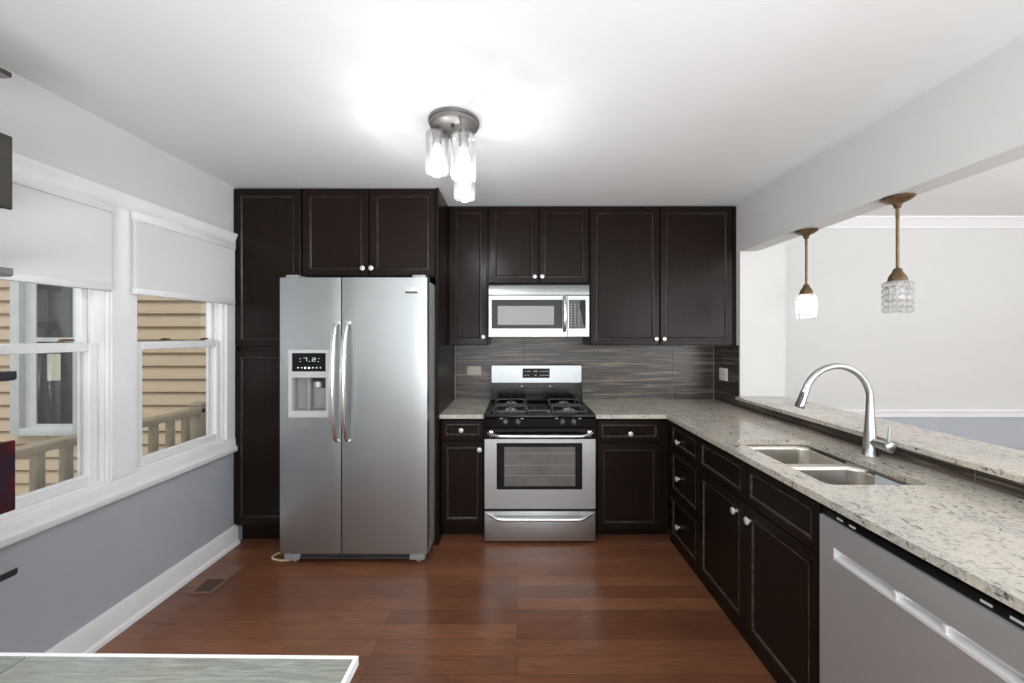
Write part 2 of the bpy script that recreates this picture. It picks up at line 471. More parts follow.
def molding(prof, x0, x1, y):
    """profile (depth from wall, z) swept along X on a wall at y"""
    bm = bm_new(); loft(bm, [[(x, y-d, z) for d, z in prof] for x in (x0, x1)]); return bm
struct('trim_1', molding([(0, ZC), (.075, ZC), (.075, ZC-.012), (.06, ZC-.022), (.028, ZC-.062), (.014, ZC-.074), (.014, ZC-.085), (0, ZC-.085)], 2.035, 6.4, YB), 'trim_white')
struct('trim_2', molding([(0, .785), (.022, .785), (.026, .776), (.020, .762), (.014, .75), (.016, .735), (.012, .722), (0, .722)], 2.035, 6.4, YB), 'trim_white')
prof = [(0, .132), (.008, .132), (.012, .124), (.014, .108), (.016, .10), (.016, .028), (.026, .022), (.030, .012), (.030, 0), (0, 0)]
bm = bm_new(); loft(bm, [[(XL+d, y, z) for d, z in prof] for y in (-2.75, 2.68)]); struct('baseboard_left', bm, 'trim_white')

# ------------------------------------------------------------------ windows
def window(name, a, b, last):
    xi = XL
    bm = bm_new()                                    # jamb liner filling the opening
    for q in ((a, a+.016, WZ0, WZ1), (b-.016, b, WZ0, WZ1), (a+.016, b-.016, WZ0, WZ0+.016), (a+.016, b-.016, WZ1-.016, WZ1)):
        box(bm, XL-.105, XL+.001, *q)
    for q in ((a+.016, a+.03, WZ0+.016, WZ1-.016), (b-.03, b-.016, WZ0+.016, WZ1-.016)):   # tracks
        box(bm, XL-.088, XL-.078, *q); box(bm, XL-.04, XL-.028, *q)
    root = struct(name, bm, 'trim_white')
    root['label'] = 'white double-hung window with shade drawn partway down, ' + ('nearest the refrigerator' if last else 'at the left edge')
    def sash(nm, xo, z0, z1, top):
        st = .036
        A, B = a+.018, b-.018
        bm = bm_new()
        for q in ((A, A+st, z0, z1), (B-st, B, z0, z1), (A+st, B-st, z0, z0+.04), (A+st, B-st, z1-.04, z1)):
            box(bm, xo, xo+.032, *q, bev=.003, seg=1)
        s = obj(nm, bm, 'trim_white', root)
        bx('glass', 'clear_glass', s, xo+.010, xo+.014, A+st-.004, B-st+.004, z0+.036, z1-.036)
        return s
    sash('upper_sash', XL-.078, 1.348, WZ1-.016, True)
    s = sash('lower_sash', XL-.040, WZ0+.016, 1.388, False)
    for f in (.3, .75):
        y = a+(b-a)*f
        bm = bm_new()
        lathe(bm, [(.013, 1.388), (.013, 1.393), (.007, 1.397), (.007, 1.402)], (XL-.028, y, 0), 'z', 12)
        tube(bm, [(XL-.028, y, 1.399), (XL-.020, y+.02, 1.401), (XL-.018, y+.042, 1.399)], [.006, .0055, .004], 8)
        obj('sash_lock', bm, 'bronze', s)
    bm = bm_new()
    for q in ((a-.012, a+.0, WZ0, WZ1), (b, b+.012, WZ0, WZ1)): box(bm, XL-.105, XL-.10, *q)
    return root
window('window_1', *WIN[0], True); window('window_2', *WIN[1], False)
# casing: one continuous surround for the pair
ca, cb = 1.135, 2.648
bm = bm_new()
prof_b = [(0, .64), (.030, .64), (.034, .648), (.034, .668), (.024, .678), (.020, .690), (.020, .722), (.014, .735), (0, .735)]
loft(bm, [[(XL+d, y, z) for d, z in prof_b] for y in (ca, cb)])
prof_t = [(0, 2.037), (.020, 2.037), (.020, 2.062), (.024, 2.070), (.030, 2.086), (.034, 2.092), (.034, 2.105), (0, 2.105)]
loft(bm, [[(XL+d, y, z) for d, z in prof_t] for y in (ca, cb)])
for p, q in ((ca, 1.225), (1.822, 1.966), (2.570, cb)):
    box(bm, XL, XL+.018, p, q, .735, 2.037, bev=.003, seg=1)
    if q-p > .1:
        box(bm, XL+.018, XL+.021, p+.018, q-.018, .74, 2.033)
struct('trim_3', bm, 'trim_white')

def shade(A, B, label):
    root = thing('window_shade', label, 'shade', (XL+.04, (A+B)/2, 2.03), 'cellular window shades')
    xb, xf = XL+.0355, XL+.066
    bm = bm_new(); box(bm, xb, xf, A, B, 1.984, 2.028, bev=.004); obj('headrail', bm, 'shade_fabric_rail', root)
    for y in (A+.02, B-.04):
        bm = bm_new(); box(bm, XL+.0185, xb+.002, y, y+.02, 1.992, 2.024); obj('bracket', bm, 'grey_plastic', root)
    bm = bm_new(); n = 40; z1, z0 = 1.984, 1.655
    fr, bk = [], []
    for k in range(n*2+1):
        z = z1+(z0-z1)*k/(n*2); d = .0006 if k % 2 else -.0006
        fr.append((XL+.058+d, z)); bk.append((XL+.042-d, z))
    prof = fr+bk[::-1]
    loft(bm, [[(x, y, z) for x, z in prof] for y in (A+.004, B-.004)])
    obj('pleated_fabric', bm, 'cellular_fabric', root, 40)
    bm = bm_new(); box(bm, XL+.037, XL+.064, A+.001, B-.001, 1.622, 1.655, bev=.006)
    obj('bottom_rail', bm, 'shade_fabric_rail', root)
shade(1.915, 2.588, 'white cellular shade half lowered in the window nearest the refrigerator')
shade(1.195, 1.806, 'white cellular shade half lowered in the window at the left edge')

# ------------------------------------------------------------------ outdoors
bm = bm_new(); box(bm, -9, XL-.11, -3, 6, -1.3, -1.2); struct('ground', bm, 'ground_dirt')
bm = bm_new()
prof = []; z = -1.2
while z < 4.2:
    prof += [(-.012, z), (.034, z+.001), (.034, z+.012), (.008, z+.110), (-.012, z+.114)]; z += .129
prof += [(0, z), (.12, z), (.12, -1.2)] if False else [(-.12, z), (-.12, -1.2)]
loft(bm, [[(x, 3.9-d, zz) for d, zz in prof] for x in (-8.5, -2.1)], True, True)
struct('wall_outside', bm, 'tan_siding')
bm = bm_new()
U0, U1, V0, V1 = -4.92, -4.25, .445, 2.5
for q in ((U0, U0+.09, V0, V1), (U1-.06, U1, V0, V1), (U0+.09, U1-.06, V0, V0+.07), (U0+.09, U1-.06, V1-.09, V1)):
    box(bm, q[0], q[1], 3.80, 3.895, q[2], q[3], bev=.004)
w3 = struct('window_3', bm, 'outdoor_trim')
bm = bm_new()
for q in ((U0+.16, U0+.22, V0+.07, V1-.09), (U1-.08, U1-.06, V0+.07, V1-.09), (U0+.22, U1-.08, V0+.07, V0+.11), (U0+.22, U1-.08, 1.36, 1.40)):
    box(bm, q[0], q[1], 3.83, 3.86, q[2], q[3])
box(bm, U0+.09, U0+.16, 3.85, 3.88, V0+.07, V1-.09)
obj('sash', bm, 'outdoor_trim', w3)
bm = bm_new(); box(bm, U0+.2, U1-.07, 3.842, 3.85, V0+.1, V1-.1); g = obj('glass', bm, 'dark_window_glass', w3)
bm = bm_new(); box(bm, -4.60, -4.47, 3.838, 3.842, .98, 1.24); obj('paper_notice', bm, 'grey_paper', w3)

rl = thing('deck_railing', 'tan painted wooden stair railing with balusters outside the windows', 'railing', (-2.31, 2.0, -1.2))
XRL = -2.30
bm = bm_new(); box(bm, XRL-.045, XRL+.045, .6, 2.84, .862, .90, bev=.006); obj('handrail', bm, 'rail_paint', rl)
bm = bm_new(); box(bm, XRL-.02, XRL+.02, .6, 2.80, .05, .09, bev=.004); obj('bottom_rail', bm, 'rail_paint', rl)
y = 2.845
bm = bm_new(); box(bm, XRL-.045, XRL+.045, 2.80, 2.89, -1.2, .915, bev=.006); box(bm, XRL-.052, XRL+.052, 2.793, 2.897, .915, .935, bev=.008); obj('newel_post', bm, 'rail_paint', rl)
bm = bm_new(); box(bm, XRL-.045, XRL+.045, .52, .61, -1.2, .915, bev=.006); obj('newel_post', bm, 'rail_paint', rl)
k = 0
while True:
    y = 2.72-.120*k
    if y < .7: break
    bm = bm_new(); box(bm, XRL-.019, XRL+.019, y-.019, y+.019, .06, .864, bev=.003, seg=1); obj('baluster', bm, 'rail_paint', rl); k += 1

# ------------------------------------------------------------------ backsplash tiles (part of the walls)
def tiles(name, parent, P, us, vs):
    g = .0065
    bm = bm_new()
    for a, b in zip(us, us[1:]):
        for c, d in zip(vs, vs[1:]):
            t = [(a+g/2, c+g/2), (b-g/2, c+g/2), (b-g/2, d-g/2), (a+g/2, d-g/2)]
            back = [P(u, v, .0005) for u, v in t]; fr = [P(u, v, .008) for u, v in t]
            loft(bm, [back, fr])
    t = [(us[0], vs[0]), (us[-1], vs[0]), (us[-1], vs[-1]), (us[0], vs[-1])]
    loft(bm, [[P(u, v, .0004) for u, v in t], [P(u, v, .006) for u, v in t]], mi=1)
    return obj(name, bm, ['striated_tile', 'tile_grout'], parent)
tiles('tile_backsplash', wall_back, faceY(YB), [-.527, .06, .694, 1.328, XR-.009], [.80, 1.116, 1.42])
tiles('tile_backsplash', wall_right, faceX(XR), [2.972, 3.14, YB-.009], [.876, 1.116, 1.346])
tiles('tile_backsplash', wall_right, faceX(XR), [-.2, .43, 1.03, 1.44, 1.90, 2.52, 2.971], [.876, .9345])

# ------------------------------------------------------------------ tall cabinets round the refrigerator
YP = 2.649      # face plane
PF = faceY(YP)
t = thing('pantry_cabinet', 'tall dark espresso pantry cabinet between the window and the refrigerator', 'cabinet', (-1.69, 3.0, 0))
bm = bm_new(); box(bm, XL+.004, -1.463, YP+.0205, YB-.002, .126, ZC-.003); box(bm, XL+.002, -1.463, YP+.09, YB-.002, 0, .126)
obj('body', bm, 'espresso_wood', t)
front('door', t, PF, XL+.004, px(300.5, YP), pz(346.5, YP), pz(188.8, YP))
front('door', t, PF, XL+.004, px(300.5, YP), pz(524.5, YP), pz(350.5, YP))
t = thing('refrigerator_cabinet', 'dark espresso two-door cabinet over the stainless refrigerator', 'cabinet', (-1.0, 3.0, pz(277, YP)))
bm = bm_new(); box(bm, -1.460, -.5515, YP+.0205, YB-.002, pz(277, YP), ZC-.003); obj('body', bm, 'espresso_wood', t)
kz = pz(268.5, YP)
front('door', t, PF, px(302.2, YP), px(368.2, YP), pz(276, YP), pz(188.8, YP), (px(363.3, YP), kz))
front('door', t, PF, px(369.4, YP), px(435, YP), pz(276, YP), pz(188.8, YP), (px(371.8, YP), kz))
bm = bm_new(); box(bm, -.5495, -.531, YP+.002, YB-.002, 0, ZC-.003, bev=.002, seg=1)
tag(obj('refrigerator_side_panel', bm, 'espresso_wood'), 'dark espresso full-height end panel right of the refrigerator', 'panel')

# ------------------------------------------------------------------ refrigerator
YF = 2.42
t = thing('refrigerator', 'stainless side-by-side refrigerator with ice and water dispenser', 'refrigerator', (-1.01, 2.85, 0))
FX0, FX1, FS = -1.466, -.556, px(341.2, YF)
FZ0, FZ1 = .073, 1.778
bm = bm_new(); box(bm, FX0+.012, FX1-.004, YF+.075, YB-.06, .035, 1.765, bev=.006); obj('body', bm, 'fridge_side', t)
def fridge_door(x0, x1):
    bm = bm_new()
    # gently crowned stainless skin with rounded vertical edges
    n = 10; ring = []
    for k in range(n+1):
        u = k/n; x = x0+(x1-x0)*u
        ring.append((x, YF+.0012-.0012*(1-(2*u-1)**2) if 0 < u < 1 else YF+.004))
    ring += [(x1, YF+.066), (x0, YF+.066)]
    loft(bm, [[(x, y, z) for x, y in ring] for z in (FZ0, FZ1)])
    return bm
# left door: split around the dispenser recess
bz0, bz1, bx0, bx1 = pz(417.2, YF), pz(349.7, YF), px(288.7, YF), px(328.6, YF)
rx0, rx1, rz0, rz1 = px(292.2, YF), px(326, YF), pz(411, YF), pz(377.5, YF)
bm = bm_new()
yb = YF+.066
def crown(x):
    u = (x-FX0)/(FS-.0035-FX0); return YF+(.0012-.0012*(1-(2*u-1)**2) if .002 < u < .998 else .004)
def slabx(xa, xb, za, zb, n=5):
    ring = [(xa+(xb-xa)*k/n, crown(xa+(xb-xa)*k/n)) for k in range(n+1)]+[(xb, yb), (xa, yb)]
    loft(bm, [[(x, y, z) for x, y in ring] for z in (za, zb)])
slabx(FX0, FS-.0035, FZ0, bz0+.002, 10); slabx(FX0, FS-.0035, bz1-.002, FZ1, 10)
slabx(FX0, bx0+.002, bz0+.002, bz1-.002, 3); slabx(bx1-.002, FS-.0035, bz0+.002, bz1-.002, 3)
dl = obj('door', bm, 'steel_fridge', t, 30)
bm = fridge_door(FS+.0035, FX1); dr = obj('door', bm, 'steel_fridge', t, 30)
# dispenser
bm = bm_new(); ya = YF-.004
for q in ((bx0, rx0, bz0, bz1), (rx1, bx1, bz0, bz1), (rx0, rx1, bz0, rz0), (rx0, rx1, rz1, pz(371.5, YF)), (rx0, rx1, pz(353, YF), bz1)):
    box(bm, q[0], q[1], ya, YF+.02, q[2], q[3])
disp = obj('dispenser_bezel', bm, 'silver_plastic', dl)
bm = bm_new()
for q in ((rx0, rx0+.004, YF+.02, YF+.06, rz0, rz1), (rx1-.004, rx1, YF+.02, YF+.06, rz0, rz1), (rx0, rx1, YF+.058, YF+.064, rz0, rz1), (rx0, rx1, YF+.02, YF+.06, rz0-.004, rz0+.003), (rx0, rx1, YF+.02, YF+.06, rz1-.003, rz1+.004)):
    box(bm, *q)
xm = px(307.3, YF)
box(bm, xm-.008, xm+.008, YF+.016, YF+.062, rz0+.004, rz1-.002, bev=.004)
obj('dispenser_recess', bm, 'grey_plastic', dl)
bm = bm_new()
box(bm, px(311, YF), px(324, YF), YF+.014, YF+.058, rz1-.028, rz1-.001, bev=.004)
box(bm, px(320.3, YF), px(323.5, YF), YF+.02, YF+.03, rz1-.066, rz1-.02, bev=.003)
obj('dispenser_spout', bm, 'black_plastic', dl)
bm = bm_new(); lathe(bm, [(.018, rz1-.028), (.021, rz1-.05), (.02, rz1-.062), (.012, rz1-.066)], (px(315.5, YF), YF+.034, 0), 'z', 16)
obj('ice_chute', bm, 'silver_plastic', dl)
bm = bm_new(); box(bm, px(311, YF), px(322, YF), YF+.044, YF+.056, rz0+.012, rz1-.07, bev=.003); obj('water_paddle', bm, 'grey_plastic', dl)
bm = bm_new(); box(bm, rx0, rx1, YF-.0015, YF+.02, pz(371.5, YF), pz(353, YF)); dp = obj('display', bm, 'display_black', dl)
SEG = {'7': 'abc', '2': 'abged', '3': 'abgcd', '-': 'g'}
def seven(bm, ch, x, z, w, h, y, s=.0016):
    for g in SEG[ch]:
        q = {'a': (x, x+w, z+h-s, z+h), 'g': (x, x+w, z+h/2-s/2, z+h/2+s/2), 'd': (x, x+w, z, z+s), 'b': (x+w-s, x+w, z+h/2, z+h),
             'c': (x+w-s, x+w, z, z+h/2), 'e': (x, x+s, z, z+h/2), 'f': (x, x+s, z+h/2, z+h)}[g]
        box(bm, q[0], q[1], y-.0008, y+.0006, q[2], q[3])
yd = YF-.0016
dx = lambda cx: px(286+cx*48/820, YF); dz = lambda cy: pz(345+cy*40/683, YF)
for ch, cx in (('7', 300), ('2', 450)): bm = bm_new(); seven(bm, ch, dx(cx), dz(278), .0215, .0215, yd); obj('display_digit', bm, 'display_glow', dl)
for cx, cy in ((245, 232), (245, 282), (400, 280), (565, 232), (555, 285)): bx('display_mark', 'display_glow', dl, dx(cx)-.0045, dx(cx)+.0045, yd-.0008, yd+.0006, dz(cy)-.001, dz(cy)+.001)
for cx in (208, 272, 462, 525, 590):
    bx('display_icon', 'display_glow', dl, dx(cx)-.003, dx(cx)+.003, yd-.0008, yd+.0006, dz(388)-.0035, dz(388)+.0035)
for cx in (330, 397):
    bm = bm_new(); lathe(bm, [(.0062, yd-.001), (.0062, yd+.0006)], (dx(cx), 0, dz(390)), 'y', 14); obj('dispenser_button', bm, 'display_icon', dl)
def fhandle(parent, xc, z1, z0):
    bm = bm_new(); n = 22; pts = []; rad = []
    for k in range(n+1):
        u = k/n; z = z1+(z0-z1)*u; out = .012+.062*math.sin(PI*u)**.55
        pts.append((xc, YF-out, z)); rad.append(.0185*(.62+.38*math.sin(PI*u)**.5))
    tube(bm, pts, rad, 12, flat=.62)
    for z in (z1, z0):
        lathe(bm, [(.012, YF-.018), (.013, YF+.004)], (xc, 0, z), 'y', 12)
    obj('handle', bm, 'bright_steel', parent, 60)
fhandle(dl, px(336.3, YF)+.004, pz(322.5, YF-.02), pz(442, YF-.02))
fhandle(dr, px(347.2, YF)+.004, pz(322.5, YF-.02), pz(442, YF-.02))
bm = bm_new(); box(bm, px(405.5, YF), px(417.3, YF), YF-.003, YF+.004, pz(293.2, YF), pz(287.2, YF), bev=.0012)
bdg = obj('badge', bm, 'silver_plastic', dr)
bm = bm_new(); box(bm, px(405.3, YF), px(417.5, YF), YF-.004, YF-.001, pz(293.4, YF), pz(291.4, YF)); obj('badge_nameplate', bm, 'dark_grey_plastic', dr)
bm = bm_new(); box(bm, FX1-.10, FX1-.018, YF+.03, YF+.16, 1.763, 1.80, bev=.006); obj('hinge_cover', bm, 'fridge_side', t)
bm = bm_new(); box(bm, FX0+.02, FX0+.10, YF+.03, YF+.16, 1.763, 1.80, bev=.006); obj('hinge_cover', bm, 'fridge_side', t)
bm = bm_new(); box(bm, FX0+.11, FX1-.11, YF+.035, YF+.07, .038, .068); box(bm, FX0+.10, FX1-.10, YF+.02, YF+.04, .030, .040)
obj('kick_grille', bm, 'dark_grey_plastic', t)
for a in (FX0+.015, FX1-.115):
    bm = bm_new(); box(bm, a, a+.10, YF+.012, YF+.10, .022, .068, bev=.012); lathe(bm, [(.018, 0), (.02, .006), (.014, .024)], (a+.05, YF+.06, 0), 'z', 12); obj('foot_cover', bm, 'grey_plastic', t)
for a in (FX0+.06, FX1-.06):
    bm = bm_new(); lathe(bm, [(.028, -.012), (.028, .012)], (a, YB-.18, .028), 'x', 16); obj('rear_wheel', bm, 'black_plastic', t)
# water line lying on the floor
pts = spline([(-1.425, 2.66, .006), (-1.50, 2.60, .006), (-1.56, 2.53, .006), (-1.552, 2.49, .006), (-1.50, 2.468, .006), (-1.46, 2.466, .006), (-1.425, 2.474, .006)], 8)
bm = bm_new(); tube(bm, pts, .006, 8); tag(obj('water_line', bm, 'cord_white'), 'cream plastic water line looped on floor beside refrigerator foot', 'tube')

# ------------------------------------------------------------------ wall cabinets
YU = 3.015
UF = faceY(YU)
ZU = pz(345.5, YU)
def wall_cab(label, x0, x1, z0, doors):
    t = thing('wall_cabinet', label, 'cabinet', ((x0+x1)/2, YB-.17, z0))
    bm = bm_new(); box(bm, x0+.0006, x1-.0006, YU+.0205, YB-.0095, z0, ZC-.003); obj('body', bm, 'espresso_wood', t)
    for u0, u1, kx, ky in doors:
        front('door', t, UF, u0, u1, z0+.004, pz(206.3, YU), (kx, ky))
    return t
wall_cab('narrow single-door dark wall cabinet beside the refrigerator panel', -.529, px(488, YU), ZU, [(px(449.5, YU), px(487, YU), px(483.4, YU), pz(337, YU))])
wall_cab('short two-door dark wall cabinet above the microwave', px(488.2, YU), px(589.4, YU), pz(283.5, YU),
         [(px(489, YU), px(538.2, YU), px(534.7, YU), pz(276.8, YU)), (px(539.2, YU), px(588.6, YU), px(542.2, YU), pz(276.8, YU))])
t = wall_cab('large two-door dark wall cabinet in the right corner', px(589.8, YU), XR-.002, ZU,
         [(px(590.6, YU), px(659.5, YU), px(655.9, YU), pz(339, YU)), (px(660.5, YU), px(732.6, YU), px(663.8, YU), pz(339, YU))])
bm = bm_new(); box(bm, px(733.4, YU), XR-.003, YU+.002, YU+.0204, ZU, pz(206.3, YU)); obj('filler_strip', bm, 'espresso_wood', t)

# ------------------------------------------------------------------ microwave
YM = 2.925
t = thing('microwave_oven', 'stainless over-the-range microwave under the short wall cabinet', 'microwave', (.16, 3.15, pz(337, YM)))
mx0, mx1 = px(488.8, YM), px(589.3, YM)
mz = lambda y: pz(y, YM)
bm = bm_new(); box(bm, mx0+.002, mx1-.002, YM+.03, YB-.0095, mz(337), mz(284.4)); obj('body', bm, 'dark_grey_plastic', t)
bm = bm_new(); loft(bm, [[(x, YM+.030, mz(284.6)), (x, YM+.012, mz(284.6)), (x, YM+.001, mz(286.5)), (x, YM-.002, mz(294.6)), (x, YM+.030, mz(294.6))] for x in (mx0, mx1)])
obj('vent_panel', bm, 'steel_microwave', t)
xs = px(567.6, YM)
wx0, wx1, wz0, wz1 = px(491.6, YM), px(562.6, YM), mz(328.6), mz(299.7)
bm = bm_new()
for q in ((mx0, wx0, mz(336.6), mz(295.6)), (wx1, xs-.003, mz(336.6), mz(295.6)), (wx0, wx1, mz(336.6), wz0), (wx0, wx1, wz1, mz(295.6))):
    box(bm, q[0], q[1], YM, YM+.029, q[2], q[3])
md = obj('door', bm, 'steel_microwave', t)
bm = bm_new(); box(bm, wx0-.001, wx1+.001, YM+.002, YM+.028, wz0-.001, wz1+.001); obj('window_frame', bm, 'microwave_frame', md)
bm = bm_new(); box(bm, px(497.7, YM), px(554, YM), YM+.0006, YM+.004, mz(324.8), mz(306)); obj('window_mesh', bm, 'microwave_mesh', md)
bm = bm_new(); pts = []; rad = []
for k in range(15):
    u = k/14; pts.append((px(564.4, YM), YM-.008-.034*math.sin(PI*u)**.5, mz(297+(331-297)*u))); rad.append(.0125)
tube(bm, pts, rad, 12, flat=.75)
obj('handle', bm, 'chrome', md, 60)
bm = bm_new()                                        # small maker's mark, illegible in the photo
for k, w_ in enumerate((.006, .004, .007, .004, .006, .005, .007)):
    x = px(523.3, YM)+k*.0098; box(bm, x, x+w_, YM-.0006, YM+.001, mz(333), mz(331.8))
obj('maker_mark', bm, 'button_grey', md)
bm = bm_new(); box(bm, xs, mx1, YM, YM+.029, mz(336.6), mz(295.6), bev=.001, seg=1); cp = obj('control_panel', bm, 'steel_microwave', t)
bm = bm_new(); box(bm, px(569, YM), px(585.7, YM), YM-.0015, YM+.002, mz(328.6), mz(299.8)); obj('keypad', bm, 'dark_grey_plastic', cp)
for r in range(9):
    for c in range(3):
        x = px(571.2+c*3.9, YM); z = mz(304.2+r*2.65)
        bx('key', 'button_grey', cp, x-.0045, x+.0045, YM-.0026, YM-.001, z-.003, z+.003)
bm = bm_new()
out = [(579.6, 302.5), (581.5, 300.2), (584.8, 300.4), (585.6, 306), (585.4, 327.5), (583.2, 324), (581.6, 314), (579.2, 307)]
loft(bm, [[(px(a, YM), YM-.0034, mz(b)) for a, b in out], [(px(a, YM), YM-.001, mz(b)) for a, b in out]])
obj('start_button_panel', bm, 'black_enamel', cp)
bm = bm_new(); box(bm, mx0+.05, mx1-.05, YM+.05, YM+.2, mz(338.5), mz(337)-.0005); obj('underside_filter', bm, 'black_plastic', t)

# ------------------------------------------------------------------ gas range
YR = 2.667
t = thing('gas_range', 'stainless and black freestanding gas range with four burners', 'stove', (.16, 3.0, 0))
gx0, gx1 = px(484.3, YR), px(595.7, YR)
gz = lambda y: pz(y, YR)
COOK = .886
bm = bm_new(); box(bm, gx0+.003, gx1-.003, YR+.045, YB-.03, .03, COOK-.03); obj('body', bm, 'black_enamel', t)
for a in (gx0+.05, gx1-.05):
    for y in (YR+.09, YB-.1):
        bm = bm_new(); lathe(bm, [(.02, 0), (.02, .012), (.012, .014), (.012, .032)], (a, y, 0), 'z', 12); obj('foot', bm, 'black_plastic', t)
# cooktop with raised rim
bm = bm_new(); box(bm, gx0-.003, gx1+.003, YR-.004, YB-.035, COOK-.03, COOK-.008, bev=.004)
ring = [rrect(gx0-.003+i, gx1+.003-i, YR-.004+i, YB-.105-i, .02) for i in (0, .004, .022, .03)]
zz = [COOK-.009, COOK, COOK, COOK-.012]
loft(bm, [[(x, y, z) for x, y in r] for r, z in zip(ring, zz)])
ct = obj('cooktop', bm, 'black_enamel', t, 40)
# front control panel and knobs
bm = bm_new(); loft(bm, [[(x, YR+.046, COOK-.031), (x, YR-.012, COOK-.031), (x, YR-.006, gz(427)), (x, YR+.046, gz(427))] for x in (gx0, gx1)]); fp = obj('control_panel', bm, 'black_enamel', t)
for kx in (505.6, 517.9, 562.2, 573.2):
    x, z = px(kx, YR), gz(421.2)
    bm = bm_new()
    lathe(bm, [(.020, YR-.004), (.020, YR-.014), (.0165, YR-.017), (.0155, YR-.034), (.013, YR-.037), (.001, YR-.037)], (x, 0, z), 'y', 20)
    box(bm, x-.0035, x+.0035, YR-.044, YR-.02, z-.0155, z+.0155, bev=.0015)
    kn = obj('control_knob', bm, 'dark_grey_plastic', fp)
    bm = bm_new(); box(bm, x-.0014, x+.0014, YR-.0448, YR-.0436, z+.002, z+.013); obj('pointer', bm, 'ice_grey', fp)
for kx in (501.3, 522.3, 556.7, 579.7):
    x = px(kx, YR); bx('burner_symbol', 'ice_grey', fp, x-.009, x+.009, YR-.0105, YR-.003, gz(419.4), gz(418.2))
# back guard
bm = bm_new(); yg = YB-.10
loft(bm, [[(x, YB-.012, .95-.08), (x, yg-.005, .95-.08), (x, yg, 1.11), (x, yg+.004, pz(382.9, yg)), (x, YB-.012, pz(382.9, yg))] for x in (px(490.7, yg), px(582.3, yg))])
bgd = obj('backguard', bm, 'black_enamel', t)
bm = bm_new(); gz0, gz1 = pz(383, yg), pz(366, yg); ga, gb = px(491.2, yg), px(581.8, yg)
rr_ = rrect(ga, gb, gz0, gz1, .012)
loft(bm, [[(x, yg+.05, z) for x, z in rr_], [(x, yg-.002, z) for x, z in rr_], [(x+(.004 if x < .1 else -.004), yg-.006, z+(.004 if z < 1.25 else -.004)) for x, z in rr_]])
bp = obj('backguard_panel', bm, 'steel_microwave', t)
bm = bm_new(); box(bm, px(522.6, yg), px(549.6, yg), yg-.0085, yg-.005, pz(377.8, yg), pz(368.4, yg), bev=.001, seg=1); dsp = obj('clock_panel', bm, 'display_black', bp)
for r, y in enumerate((371.2, 375.2)):
    for x in (525.3, 527.9, 543, 545.3, 547.6) + ((529.7, 540.6) if r == 0 else (540.6,)):
        X = px(x, yg); Z = pz(y, yg); bx('clock_key', 'button_grey', bp, X-.0055, X+.0055, yg-.0095, yg-.008, Z-.0028, Z+.0028)
    X = px(535.5, yg); Z = pz(y, yg); bx('clock_digits' if r == 0 else 'clock_key', 'button_grey', bp, X-.016+(.01*r), X+.016-(.01*r), yg-.0095, yg-.008, Z-.0035, Z+.0035)
bm = bm_new(); box(bm, px(492, yg), px(581, yg), yg-.012, yg+.004, pz(388, yg)-.006, pz(388, yg), bev=.002, seg=1); obj('vent_lip', bm, 'dark_grey_plastic', t)
for x in (521.7, 550):
    bm = bm_new(); lathe(bm, [(.007, yg-.012), (.006, yg-.016), (.001, yg-.018)], (px(x, yg), 0, pz(386, yg)), 'y', 10); obj('screw', bm, 'bright_steel', t)
# burners + grates
gr_y = [YR+.13, YR+.42]
cxs = [px(510.5, 2.85), px(567.5, 2.85)]
for cx in cxs:
    for cy in gr_y:
        bm = bm_new(); lathe(bm, [(.052, COOK-.0085), (.050, COOK-.002), (.036, COOK+.002), (.036, COOK+.010), (.030, COOK+.014), (.001, COOK+.015)], (cx, cy, 0), 'z', 20, mi=0)
        lathe(bm, [(.074, COOK-.0085), (.074, COOK-.006), (.05, COOK-.005)], (cx, cy, 0), 'z', 24, mi=1)
        obj('burner', bm, ['grey_plastic', 'black_iron'], ct)
for cx in cxs:
    for cy in gr_y:
        bm = bm_new(); a, b = .118, .118; zt = COOK+.032; r = .0058
        rr2 = rrect(cx-a, cx+a, cy-b, cy+b, .03, 4)
        loop = [(x, y, COOK+.014) for x, y in rr2]; loop.append(loop[0]); tube(bm, loop, r, 8)
        for sx, sy in ((1, 0), (-1, 0), (0, 1), (0, -1)):
            pts = spline([(cx+sx*a, cy+sy*b, COOK+.012), (cx+sx*a*.93, cy+sy*b*.93, COOK+.028), (cx+sx*a*.75, cy+sy*b*.75, zt), (cx+sx*a*.22, cy+sy*b*.22, zt)], 4)
            tube(bm, pts, r, 8)
        for sx in (-1, 1):
            for sy in (-1, 1): lathe(bm, [(.007, COOK-.008), (.006, COOK+.016)], (cx+sx*(a-.012), cy+sy*(b-.012), 0), 'z', 8)
        obj('grate', bm, 'black_iron', t)
# oven door
dzt, dzb = gz(439.2), gz(508.8)
bm = bm_new(); ox0, ox1, oz0, oz1 = px(496.6, YR), px(582.3, YR), gz(489.5), gz(443)
yo = YR
for q in ((gx0+.002, ox0, dzb, dzt), (ox1, gx1-.002, dzb, dzt), (ox0, ox1, dzb, oz0), (ox0, ox1, oz1, dzt)):
    box(bm, q[0], q[1], yo, YR+.042, q[2], q[3])
od = obj('oven_door', bm, 'steel_brushed', t)
bm = bm_new(); box(bm, gx0+.002, gx1-.002, YR+.004, YR+.042, dzt+.0005, gz(428.6)); obj('door_top', bm, 'black_enamel', od)
bm = bm_new(); iw = (px(504.2, YR), px(575.4, YR), gz(486.5), gz(447))
for q in ((ox0, iw[0], oz0, oz1), (iw[1], ox1, oz0, oz1), (iw[0], iw[1], oz0, iw[2]), (iw[0], iw[1], iw[3], oz1)):
    box(bm, q[0], q[1], yo+.002, YR+.03, q[2], q[3])
obj('window_border', bm, 'black_enamel', od)
bm = bm_new(); box(bm, iw[0], iw[1], yo+.006, yo+.012, iw[2], iw[3]); obj('window_glass', bm, 'oven_glass', od)
bm = bm_new()
